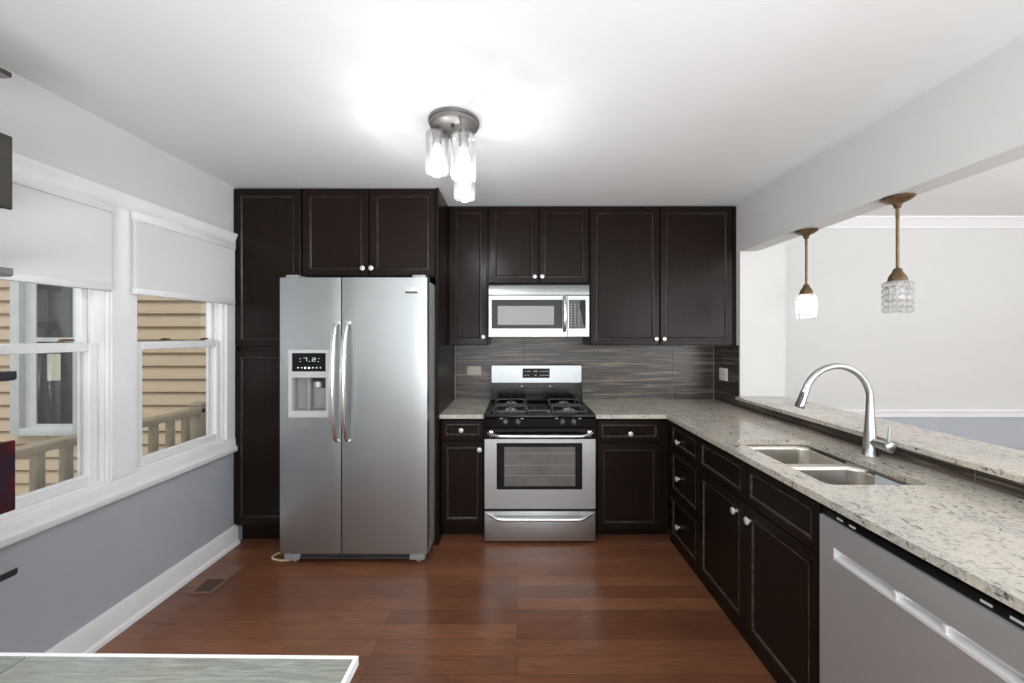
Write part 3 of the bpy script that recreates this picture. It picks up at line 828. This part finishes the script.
for y in (453.5, 465.6, 475.8):
    tube(bm, [(iw[0]+.004, yo+.0055, gz(y)), (iw[1]-.004, yo+.0055, gz(y))], .0016, 6)
obj('oven_rack', bm, 'grey_plastic', od)
def bowed(bm, x0, x1, z, sag, out, r, y):
    pts = []; rad = []
    for k in range(25):
        u = k/24; e = min(1, min(u, 1-u)/.11); e = e*e*(3-2*e)
        pts.append((x0+(x1-x0)*u, y-.004-out*e, z-sag*e)); rad.append(r*(.7+.3*e))
    tube(bm, pts, rad, 12, flat=.8)
bm = bm_new(); bowed(bm, px(488, YR), px(592.3, YR), gz(433.2), .010, .045, .0165, YR+.006)
for x in (491, 589.5): box(bm, px(x, YR)-.014, px(x, YR)+.014, YR-.008, YR+.01, gz(436.5), gz(430.5), bev=.003)
obj('handle', bm, 'bright_steel', od, 60)
bm = bm_new(); box(bm, gx0+.002, gx1-.002, YR, YR+.042, gz(541.2), gz(511.4), bev=.003); dw = obj('storage_drawer', bm, 'steel_brushed', t)
bm = bm_new(); bowed(bm, px(487.3, YR), px(592.4, YR), gz(513.8), .022, .034, .0155, YR+.002); obj('handle', bm, 'bright_steel', dw, 60)
bm = bm_new(); box(bm, gx0+.004, gx1-.004, YR+.012, YR+.04, gz(511.2), gz(509)); obj('gap_strip', bm, 'dark_gap', t)

# ------------------------------------------------------------------ base cabinets, back run
YC = 2.722
CF = faceY(YC)
ZT, ZTB = .875, .848
t = thing('base_cabinet', 'dark base cabinet with one drawer left of the range', 'cabinet', (-.38, 3.0, 0))
bm = bm_new(); box(bm, -.5305, gx0-.004, YC+.0205, YB-.009, .10, ZTB-.0005); box(bm, -.5305, gx0-.004, YC+.08, YB-.009, 0, .10); obj('body', bm, 'espresso_wood', t)
a, b = px(441, YC), px(483.3, YC)
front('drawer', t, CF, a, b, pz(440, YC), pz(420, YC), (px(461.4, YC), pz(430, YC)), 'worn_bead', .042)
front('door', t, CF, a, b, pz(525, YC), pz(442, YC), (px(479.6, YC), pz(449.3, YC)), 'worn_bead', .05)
t = thing('base_cabinet', 'dark base cabinet with one drawer right of the range', 'cabinet', (.74, 3.0, 0))
XF = 1.05
bm = bm_new(); box(bm, gx1+.004, XF+.018, YC+.0205, YB-.009, .09, ZTB-.0005); box(bm, gx1+.004, XF+.018, YC+.08, YB-.009, 0, .09); obj('body', bm, 'espresso_wood', t)
a, b = px(597.5, YC), px(661.5, YC)
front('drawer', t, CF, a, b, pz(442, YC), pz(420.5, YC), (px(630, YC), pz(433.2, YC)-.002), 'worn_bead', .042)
front('door', t, CF, a, b, pz(530, YC), pz(443.6, YC), None, 'soft_bead', .057)
bm = bm_new(); box(bm, b+.002, XF-.001, YC+.003, YC+.0204, .09, ZTB-.0005); obj('filler_strip', bm, 'espresso_wood', t)

# ------------------------------------------------------------------ base cabinets, right run
RF = faceX(XF)
yx = lambda x: 392*XF/(x-517)
rzv = lambda y, Y: H-(y-335.5)*Y/392
y0, y1, y2, y3 = yx(670.5), yx(698.6), yx(745), yx(819.5)     # far to near seams
t = thing('drawer_cabinet', 'dark three-drawer base cabinet in the inner corner of the counter', 'cabinet', (1.37, (y0+y1)/2, 0))
bm = bm_new(); box(bm, XF+.0205, XR-.009, y1+.001, YC-.002, .05, ZTB-.0005); box(bm, XF+.012, XR-.009, y1+.001, YC-.002, 0, .05); obj('body', bm, 'espresso_wood', t)
yk = yx(678.8)
for v0, v1, kz_ in ((.665, .836, rzv(442.4, yk)), (.360, .658, rzv(479, yk)), (.058, .353, rzv(527.4, yk))):
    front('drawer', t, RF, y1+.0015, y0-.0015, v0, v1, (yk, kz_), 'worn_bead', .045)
t = thing('sink_cabinet', 'dark two-door sink base cabinet between drawers and dishwasher', 'cabinet', (1.37, (y1+y3)/2, 0))
bm = bm_new()
box(bm, XF+.0205, XR-.009, y3, y1-.001, .05, .60); box(bm, XF+.012, XR-.009, y3, y1-.001, 0, .05)
box(bm, XF+.0205, XF+.04, y3, y1-.001, .60, ZTB-.0005); box(bm, XF+.04, XR-.009, y3, y3+.018, .60, ZTB-.0005); box(bm, XF+.04, XR-.009, y1-.019, y1-.001, .60, ZTB-.0005)
obj('body', bm, 'espresso_wood', t)
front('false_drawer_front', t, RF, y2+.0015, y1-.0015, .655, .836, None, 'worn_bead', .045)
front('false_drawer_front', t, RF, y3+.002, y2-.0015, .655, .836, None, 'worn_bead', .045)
ka, kb = yx(736.6), yx(743.6)-.006
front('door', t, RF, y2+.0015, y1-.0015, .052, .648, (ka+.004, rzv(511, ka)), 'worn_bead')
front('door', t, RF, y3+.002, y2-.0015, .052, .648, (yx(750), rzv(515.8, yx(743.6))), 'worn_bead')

# ------------------------------------------------------------------ dishwasher
XD = 1.03
t = thing('dishwasher', 'stainless dishwasher with long pocket handle under the counter', 'dishwasher', (1.37, 1.03, 0))
da, db = .728, 1.334
bm = bm_new(); box(bm, XD+.045, XR-.02, da+.004, db-.004, .06, ZTB-.012); box(bm, XD+.09, XR-.02, da+.01, db-.01, 0, .06); obj('tub', bm, 'dark_gap', t)
DZ1 = .814
bm = bm_new()
hz0, hz1, ha, hb = .690, .730, da+.055, db-.062
for q in ((da, db, .07, hz0), (da, db, hz1, DZ1), (da, ha, hz0, hz1), (hb, db, hz0, hz1)):
    box(bm, XD, XD+.042, *q)
dd = obj('door', bm, 'steel_washer', t)
bm = bm_new()
loft(bm, [[(XD+.040, y, hz0), (XD+.001, y, hz0), (XD-.004, y, hz0+.004), (XD-.003, y, hz0+.012), (XD+.020, y, hz0+.020), (XD+.026, y, hz1-.004), (XD+.040, y, hz1)] for y in (ha, hb)])
box(bm, XD-.003, XD+.04, hb-.004, hb+.003, hz0, hz1, bev=.001, seg=1); box(bm, XD-.003, XD+.04, ha-.003, ha+.004, hz0, hz1, bev=.001, seg=1)
for y in (1.068, .945): box(bm, XD-.002, XD+.03, y-.006, y+.006, hz0+.002, hz1-.006, bev=.003)
obj('pocket_handle', bm, 'handle_silver', dd)
bm = bm_new(); box(bm, XD+.010, XD+.044, da, db, DZ1+.001, ZTB-.010); cs = obj('control_strip', bm, 'black_enamel', t)
for y in (1.262, 1.215, .868, .815, .775): bx('control_button', 'button_grey', cs, XD+.0085, XD+.0106, y-.011, y+.011, DZ1+.010, DZ1+.016)

# ------------------------------------------------------------------ countertops
XE = 1.028          # front edge of the right run
YE = 2.694          # front edge of the back run
bm = bm_new(); plate_with_holes(bm, [(-.5305, YE), (gx0-.005, YE), (gx0-.005, YB-.0095), (-.5305, YB-.0095)], [], ZTB, ZT)
tag(obj('countertop', bm, 'granite'), 'small beige granite countertop left of the range', 'countertop')
bm = bm_new()
hole = rrect(1.135, 1.512, 1.43, 2.05, .035, 6)
plate_with_holes(bm, [(gx1+.005, YE), (XE, YE), (XE+.012, .70), (XR-.0095, .70), (XR-.0095, YB-.0095), (gx1+.005, YB-.0095)], [hole], ZTB, ZT)
tag(obj('countertop', bm, 'granite'), 'long speckled beige granite countertop with the sink cut into it', 'countertop')
bm = bm_new()
plate_with_holes(bm, [(1.655, -.55), (2.025, -.55), (2.025, 2.968), (1.655, 2.968)], [], .9355, .957)
tag(obj('bar_ledge', bm, 'granite'), 'raised speckled granite bar ledge on the half wall', 'countertop')

# ------------------------------------------------------------------ sink and faucet
t = thing('kitchen_sink', 'stainless double-bowl undermount sink in the granite counter', 'sink', (1.3, 1.74, .63))
zr = ZTB-.002
bm = bm_new()
plate_with_holes(bm, rrect(1.105, 1.540, 1.40, 2.075, .08, 6), [rrect(1.143, 1.503, 1.438, 1.724, .05, 6), rrect(1.143, 1.503, 1.750, 2.042, .05, 6)], zr-.003, zr)
obj('rim', bm, 'steel_sink', t)
for ya_, yb_ in ((1.438, 1.724), (1.750, 2.042)):
    bm = bm_new(); rings = []
    for ins, z, r in ((0, zr, .05), (.003, zr-.02, .05), (.008, zr-.14, .05), (.018, zr-.172, .05), (.045, zr-.188, .05), (.09, zr-.191, .03)):
        rings.append([(x, y, z) for x, y in rrect(1.143+ins, 1.503-ins, ya_+ins, yb_-ins, r, 6)])
    R = loft(bm, rings, True, False); bm.faces.new([v for v in R[-1]])
    bl = obj('bowl', bm, 'steel_sink', t, 60)
    sd = bl.modifiers.new('thickness', 'SOLIDIFY'); sd.thickness = .0015; sd.offset = -1
    bm = bm_new(); lathe(bm, [(.042, zr-.1905), (.042, zr-.188), (.036, zr-.187), (.030, zr-.1895), (.001, zr-.1895)], (1.33, (ya_+yb_)/2, 0), 'z', 20); obj('drain', bm, 'chrome', t)
bm = bm_new()
loft(bm, [[(1.5000, 1.500, zr-.008), (1.4975, 1.500, zr-.07), (1.4975, 1.640, zr-.07), (1.5000, 1.640, zr-.008)], [(1.4975, 1.500, zr-.008), (1.4950, 1.500, zr-.07), (1.4950, 1.640, zr-.07), (1.4975, 1.640, zr-.008)]])
st_ = obj('sink_sticker', bm, 'tag_white', t); st_['label'] = 'pale paper sticker on the bowl side'
t = thing('kitchen_faucet', 'brushed nickel gooseneck pull-down faucet behind the sink', 'faucet', (1.61, 1.79, ZT))
fx, fy = 1.612, 1.79
bm = bm_new(); lathe(bm, [(.032, ZT), (.032, ZT+.004), (.0275, ZT+.008), (.0255, ZT+.04), (.0235, ZT+.09), (.0195, ZT+.15), (.0165, ZT+.20), (.0150, ZT+.24)], (fx, fy, 0), 'z', 24); obj('body', bm, 'nickel', t, 60)
pts = [(fx, fy, ZT+.235)]
cr = .150; zc = ZT+.252
for k in range(0, 31):
    a = PI*k/30*.90; pts.append((fx-cr+cr*math.cos(a), fy, zc+cr*math.sin(a)*1.02))
bm = bm_new(); tube(bm, pts, .0142, 16); obj('gooseneck', bm, 'nickel', t, 60)
p = Vector(pts[-1]); d = (Vector(pts[-1])-Vector(pts[-2])).normalized()
bm = bm_new(); tube(bm, [p-d*.004, p+d*.002, p+d*.02, p+d*.075, p+d*.088, p+d*.090], [.0150, .0165, .0170, .0195, .0195, .016], 18); hd = obj('spray_head', bm, 'nickel', t, 60)
bm = bm_new(); q = Vector((-.019, -.013, -.006)); tube(bm, [p+d*.006+q, p+d*.03+q*1.12, p+d*.07+q*1.2], [.005, .0085, .007], 8); obj('spray_button', bm, 'dark_grey_plastic', hd)
bm = bm_new(); tube(bm, [(fx+.002, fy-.012, ZT+.060), (fx+.003, fy-.050, ZT+.060), (fx+.004, fy-.074, ZT+.060)], [.019, .019, .019], 16)
lathe(bm, [(.019, -.020), (.0235, -.016), (.0235, .006), (.020, .010)], (fx+.004, fy-.082, ZT+.060), 'y', 18)
hv = obj('handle_barrel', bm, 'nickel', t, 60)
bm = bm_new(); tube(bm, [(fx+.004, fy-.084, ZT+.074), (fx+.004, fy-.086, ZT+.105), (fx+.005, fy-.088, ZT+.146)], [.0062, .0052, .0044], 10); obj('lever', bm, 'nickel', hv, 60)

# ------------------------------------------------------------------ electric plates
def outlet(label, P, u, v, w, h, m):
    t = thing('wall_outlet', label, 'outlet', P(u, v, .0085))
    bm = bm_new(); loft(bm, [[P(u+a*w/2, v+b*h/2, d) for a, b in ((-1, -1), (1, -1), (1, 1), (-1, 1))] for d in (.0085, .012)]+[[P(u+a*(w/2-.004), v+b*(h/2-.004), .0145) for a, b in ((-1, -1), (1, -1), (1, 1), (-1, 1))]])
    pl = obj('cover_plate', bm, m, t)
    for s in (-1, 1):
        bm = bm_new(); loft(bm, [[P(u+s*w*.22+a*w*.13, v+b*h*.24, d) for a, b in ((-1, -1), (1, -1), (1, 1), (-1, 1))] for d in (.0140, .0158)])
        obj('receptacle', bm, m, t)
        bm = bm_new()
        for k in (-1, 1): loft(bm, [[P(u+s*w*.22+a*.0014, v+k*.006+b*.004, d) for a, b in ((-1, -1), (1, -1), (1, 1), (-1, 1))] for d in (.0155, .0160)])
        obj('slots', bm, 'dark_grey_plastic', t)
    bm = bm_new(); c = P(u, v, 0); ax = 'y' if abs(P(0, 0, 1)[1]-P(0, 0, 0)[1]) > .5 else 'x'
    lathe(bm, [(.003, -.0140), (.003, -.0152)], c, ax, 8); obj('screw', bm, 'silver_plastic', t)
outlet('beige horizontal outlet plate on the dark tile left of the range', faceY(YB), px(474.2, YB), pz(370.6, YB), .122, .078, 'beige_plastic')
outlet('white outlet plate on the dark tile in the right corner', faceX(XR), 3.19, 1.105, .125, .100, 'white_plastic')

# ------------------------------------------------------------------ ceiling light
t = thing('ceiling_light', 'three-bulb ceiling light with clear glass cylinder shades', 'light', (-.295, 1.837, ZC))
bm = bm_new(); lathe(bm, [(.118, ZC-.0005), (.118, ZC-.012), (.112, ZC-.016), (.112, ZC-.028), (.105, ZC-.034), (.02, ZC-.036), (.001, ZC-.036)], (-.295, 1.837, 0), 'z', 40); obj('canopy', bm, 'gunmetal', t, 40)
bm = bm_new(); lathe(bm, [(.008, ZC-.035), (.008, ZC-.045), (.004, ZC-.05), (.001, ZC-.05)], (-.295, 1.80, 0), 'z', 12); obj('finial', bm, 'black_plastic', t, 60)
lights = []
for (x, y, zt_) in ((-.375, 1.842, 2.368), (-.232, 1.70, 2.285), (-.262, 1.955, 2.285)):
    L = .182; r = .054
    dx_, dy_ = (-.295-x)*.35, (1.837-y)*.35
    bm = bm_new(); tube(bm, [(x+dx_, y+dy_, ZC-.033), (x+dx_*.5, y+dy_*.5, (ZC-.033+zt_+.01)/2), (x, y, zt_+.012), (x, y, zt_-.005)], .0065, 10)
    lathe(bm, [(.010, zt_+.016), (.024, zt_+.010), (.026, zt_-.004), (.022, zt_-.008), (.021, zt_-.050), (.018, zt_-.054), (.001, zt_-.054)], (x, y, 0), 'z', 20)
    sk = obj('socket', bm, 'gunmetal', t, 40)
    bm = bm_new()
    rings = [(.022, zt_+.002), (r-.006, zt_+.002), (r, zt_-.006), (r, zt_-L), (r-.003, zt_-L), (r-.003, zt_-.008), (.022, zt_-.002)]
    loft(bm, [[(x+q*math.cos(2*PI*k/28), y+q*math.sin(2*PI*k/28), z) for k in range(28)] for q, z in rings], True, False)
    obj('glass_shade', bm, 'lamp_glass', t, 50)
    bm = bm_new(); lathe(bm, [(.013, zt_-.054), (.014, zt_-.068), (.022, zt_-.086), (.029, zt_-.104), (.030, zt_-.118), (.025, zt_-.134), (.014, zt_-.144), (.001, zt_-.147)], (x, y, 0), 'z', 20); obj('bulb', bm, 'bulb_glow_strong', t, 60)
    point('ceiling_lamp_light', (x, y, zt_-.170), 2.6, .015, (.97, .98, 1))

# ------------------------------------------------------------------ pendants
def pendant(label, y, lit):
    xc = 1.752
    t = thing('pendant_lamp', label, 'light', (xc, y, HEAD), 'crystal pendants over the bar ledge')
    bm = bm_new(); lathe(bm, [(.060, HEAD-.0005), (.062, HEAD-.004), (.058, HEAD-.010), (.040, HEAD-.022), (.022, HEAD-.028), (.016, HEAD-.036), (.012, HEAD-.050), (.008, HEAD-.052)], (xc, y, 0), 'z', 32); obj('canopy', bm, 'bronze', t, 50)
    zs = HEAD-.358
    bm = bm_new(); lathe(bm, [(.0072, HEAD-.05), (.0072, HEAD-.085), (.0085, HEAD-.086), (.0085, HEAD-.09), (.0065, HEAD-.092), (.0065, zs+.02)], (xc, y, 0), 'z', 12); obj('rod', bm, 'bronze', t, 40)
    bm = bm_new(); lathe(bm, [(.008, zs+.032), (.016, zs+.026), (.018, zs+.014), (.024, zs+.006), (.032, zs-.008), (.036, zs-.028), (.036, zs-.034), (.030, zs-.035)], (xc, y, 0), 'z', 24); obj('shade_cap', bm, 'bronze', t, 50)
    zt_ = zs-.030; R_ = .0475; n = 12; rows = 5; hh = .0285
    bm = bm_new()
    for r in range(rows):
        for k in range(n):
            a = 2*PI*(k+.5*(r % 2)*0)/n; c = Vector((xc+R_*math.cos(a), y+R_*math.sin(a), zt_-hh*(r+.5)-.002))
            tn = Vector((-math.sin(a), math.cos(a), 0)); rn = Vector((math.cos(a), math.sin(a), 0)); up = Vector((0, 0, 1))
            w, h2, dth = .0115, .0135, .0075
            # faceted square crystal: table, girdle, back point
            rings = [[c+rn*dth+(tn*s*w*.55+up*q*h2*.55) for s, q in ((-1, -1), (1, -1), (1, 1), (-1, 1))],
                     [c+(tn*s*w+up*q*h2) for s, q in ((-1, -1), (1, -1), (1, 1), (-1, 1))],
                     [c-rn*dth+(tn*s*w*.3+up*q*h2*.3) for s, q in ((-1, -1), (1, -1), (1, 1), (-1, 1))]]
            loft(bm, [[tuple(v) for v in g_] for g_ in rings])
    sh = obj('crystal_shade', bm, 'crystal_glass', t, 5)
    bm = bm_new()
    for r in range(rows+1):
        z = zt_-hh*r-.002; lp = [(xc+(R_-.002)*math.cos(2*PI*k/28), y+(R_-.002)*math.sin(2*PI*k/28), z) for k in range(29)]; tube(bm, lp, .0011, 5)
    obj('wire_frame', bm, 'chrome', t, 60)
    bm = bm_new(); lathe(bm, [(.013, zs-.034), (.013, zs-.060), (.010, zs-.062)], (xc, y, 0), 'z', 14); obj('bulb_socket', bm, 'white_plastic', t)
    bm = bm_new(); lathe(bm, [(.009, zs-.060), (.012, zs-.07), (.022, zs-.09), (.025, zs-.108), (.020, zs-.124), (.009, zs-.133), (.001, zs-.135)], (xc, y, 0), 'z', 18); obj('bulb', bm, 'bulb_glow_strong' if lit else 'white_plastic', t, 60)
    if lit: point('pendant_light', (xc, y, zs-.10), 15, .028, (.98, .985, 1))
pendant('lit crystal pendant on bronze rod, farther along the bar opening', 2.374, True)
pendant('unlit clear crystal pendant on bronze rod, nearer the camera', 1.805, False)

# ------------------------------------------------------------------ floor register
t = thing('floor_register', 'brown floor vent register near the baseboard', 'vent', (-1.745, 2.29, 0))
ra, rb, rc, rd = -1.812, -1.676, 2.150, 2.428
bm = bm_new(); f = .018
for q in ((ra, ra+f, rc, rd), (rb-f, rb, rc, rd), (ra+f, rb-f, rc, rc+f), (ra+f, rb-f, rd-f, rd)): box(bm, q[0], q[1], q[2], q[3], .0003, .006, bev=.0015, seg=1)
obj('frame', bm, 'vent_brown', t)
bm = bm_new(); box(bm, ra+f, rb-f, rc+f, rd-f, .0003, .0012); obj('duct_opening', bm, 'dark_gap', t)
bm = bm_new()
for k in range(9):
    x = ra+f+.006+k*.0112; box(bm, x-.0016, x+.0016, rc+f, 2.28, .0012, .0046)
box(bm, ra+f, rb-f, 2.28, rd-f, .0008, .0042)
obj('louvers', bm, 'vent_brown', t)

# ------------------------------------------------------------------ table in the foreground
t = thing('dining_table', 'grey driftwood-look table with white edge in the foreground', 'table', (-.9, .3, 0))
rot = -.0115
def TR(x, y):
    cx_, cy_ = -.326, .807; X, Y = x-cx_, y-cy_
    return (cx_+X*math.cos(rot)-Y*math.sin(rot), cy_+X*math.sin(rot)+Y*math.cos(rot))
TZ = .76
def tslab(bm, x0, x1, y0, y1, z0, z1, mi=0):
    c = [TR(x0, y0), TR(x1, y0), TR(x1, y1), TR(x0, y1)]
    loft(bm, [[(a, b, z0) for a, b in c], [(a, b, z1) for a, b in c]], mi=mi)
bm = bm_new(); tx0, tx1, ty0, ty1 = -1.42, -.326, -.30, .807
tslab(bm, -1.006, tx1-.008, ty0+.008, ty1-.008, TZ-.02, TZ); tslab(bm, tx0+.008, -1.010, ty0+.008, ty1-.008, TZ-.02, TZ)
tslab(bm, tx0+.008, tx1-.008, ty0+.008, ty1-.008, TZ-.024, TZ-.004, mi=1)
obj('table_top', bm, ['grey_driftwood', 'dark_gap'], t)
bm = bm_new()
for q in ((tx0, tx1, ty1-.008, ty1), (tx0, tx1, ty0, ty0+.008), (tx0, tx0+.008, ty0+.008, ty1-.008), (tx1-.008, tx1, ty0+.008, ty1-.008)): tslab(bm, *q, TZ-.018, TZ+.0006)
obj('edge_band', bm, 'trim_white', t)
bm = bm_new()
for q in ((tx0+.05, tx1-.05, ty1-.07, ty1-.05), (tx0+.05, tx1-.05, ty0+.05, ty0+.07), (tx0+.05, tx0+.07, ty0+.07, ty1-.07), (tx1-.07, tx1-.05, ty0+.07, ty1-.07)): tslab(bm, *q, TZ-.11, TZ-.0245)
obj('apron', bm, 'trim_white', t)
for x in (tx0+.04, tx1-.10):
    for y in (ty0+.04, ty1-.10):
        bm = bm_new(); tslab(bm, x, x+.06, y, y+.06, 0, TZ-.0245); obj('leg', bm, 'trim_white', t)

# ------------------------------------------------------------------ open shelf unit at the left edge
t = thing('open_shelf_unit', 'open shelf unit with dark boards and panels at left edge', 'shelf', (-1.75, .75, 0))
YS = 1.18; XS = -1.517
sz = lambda y: H-(y-335.5)*YS/392
SA = .35
bm = bm_new(); box(bm, XL+.032, XL+.045, SA, 1.128, 0, 2.25); obj('back_panel', bm, 'trim_white', t)
def shelf(x, y0_, y1_, mats=('shelf_dark', 'shelf_underside')):
    bm = bm_new(); X = -(517-x)*YS/392
    z0, z1 = sz(y1_), sz(y0_)
    box(bm, XL+.045, X, SA, YS, z0+.003, z1, bev=.002, seg=1); box(bm, XL+.045, X-.003, SA, YS-.003, z0, z0+.0029, mi=1)
    if len(mats) > 2: box(bm, XL+.046, X-.0015, SA+.001, YS-.0015, z1+.0001, z1+.0008, mi=2)
    return obj('shelf_board', bm, list(mats), t)
shelf(12.5, 73, 79); 
shelf(14, 268.5, 277, ('gunmetal', 'shelf_underside'))
shelf(17.5, 371, 380, ('slate_shelf', 'slate_shelf'))
shelf(18.5, 567, 574, ('slate_shelf', 'slate_shelf', 'shelf_top_grey'))
def cubby(x, y0_, y1_, m):
    X = -(517-x)*YS/392; z0, z1 = sz(y1_), sz(y0_)
    bm = bm_new(); box(bm, XL+.045, X-.012, SA, YS-.002, z0+.004, z1-.004); c = obj('box_compartment', bm, 'shelf_dark', t)
    bm = bm_new(); box(bm, X-.012, X, SA, YS, z0, z1, bev=.002, seg=1); obj('compartment_front', bm, m, c)
cubby(13, 137, 210, 'shelf_dark'); cubby(16, 440, 509.5, 'red_panel')
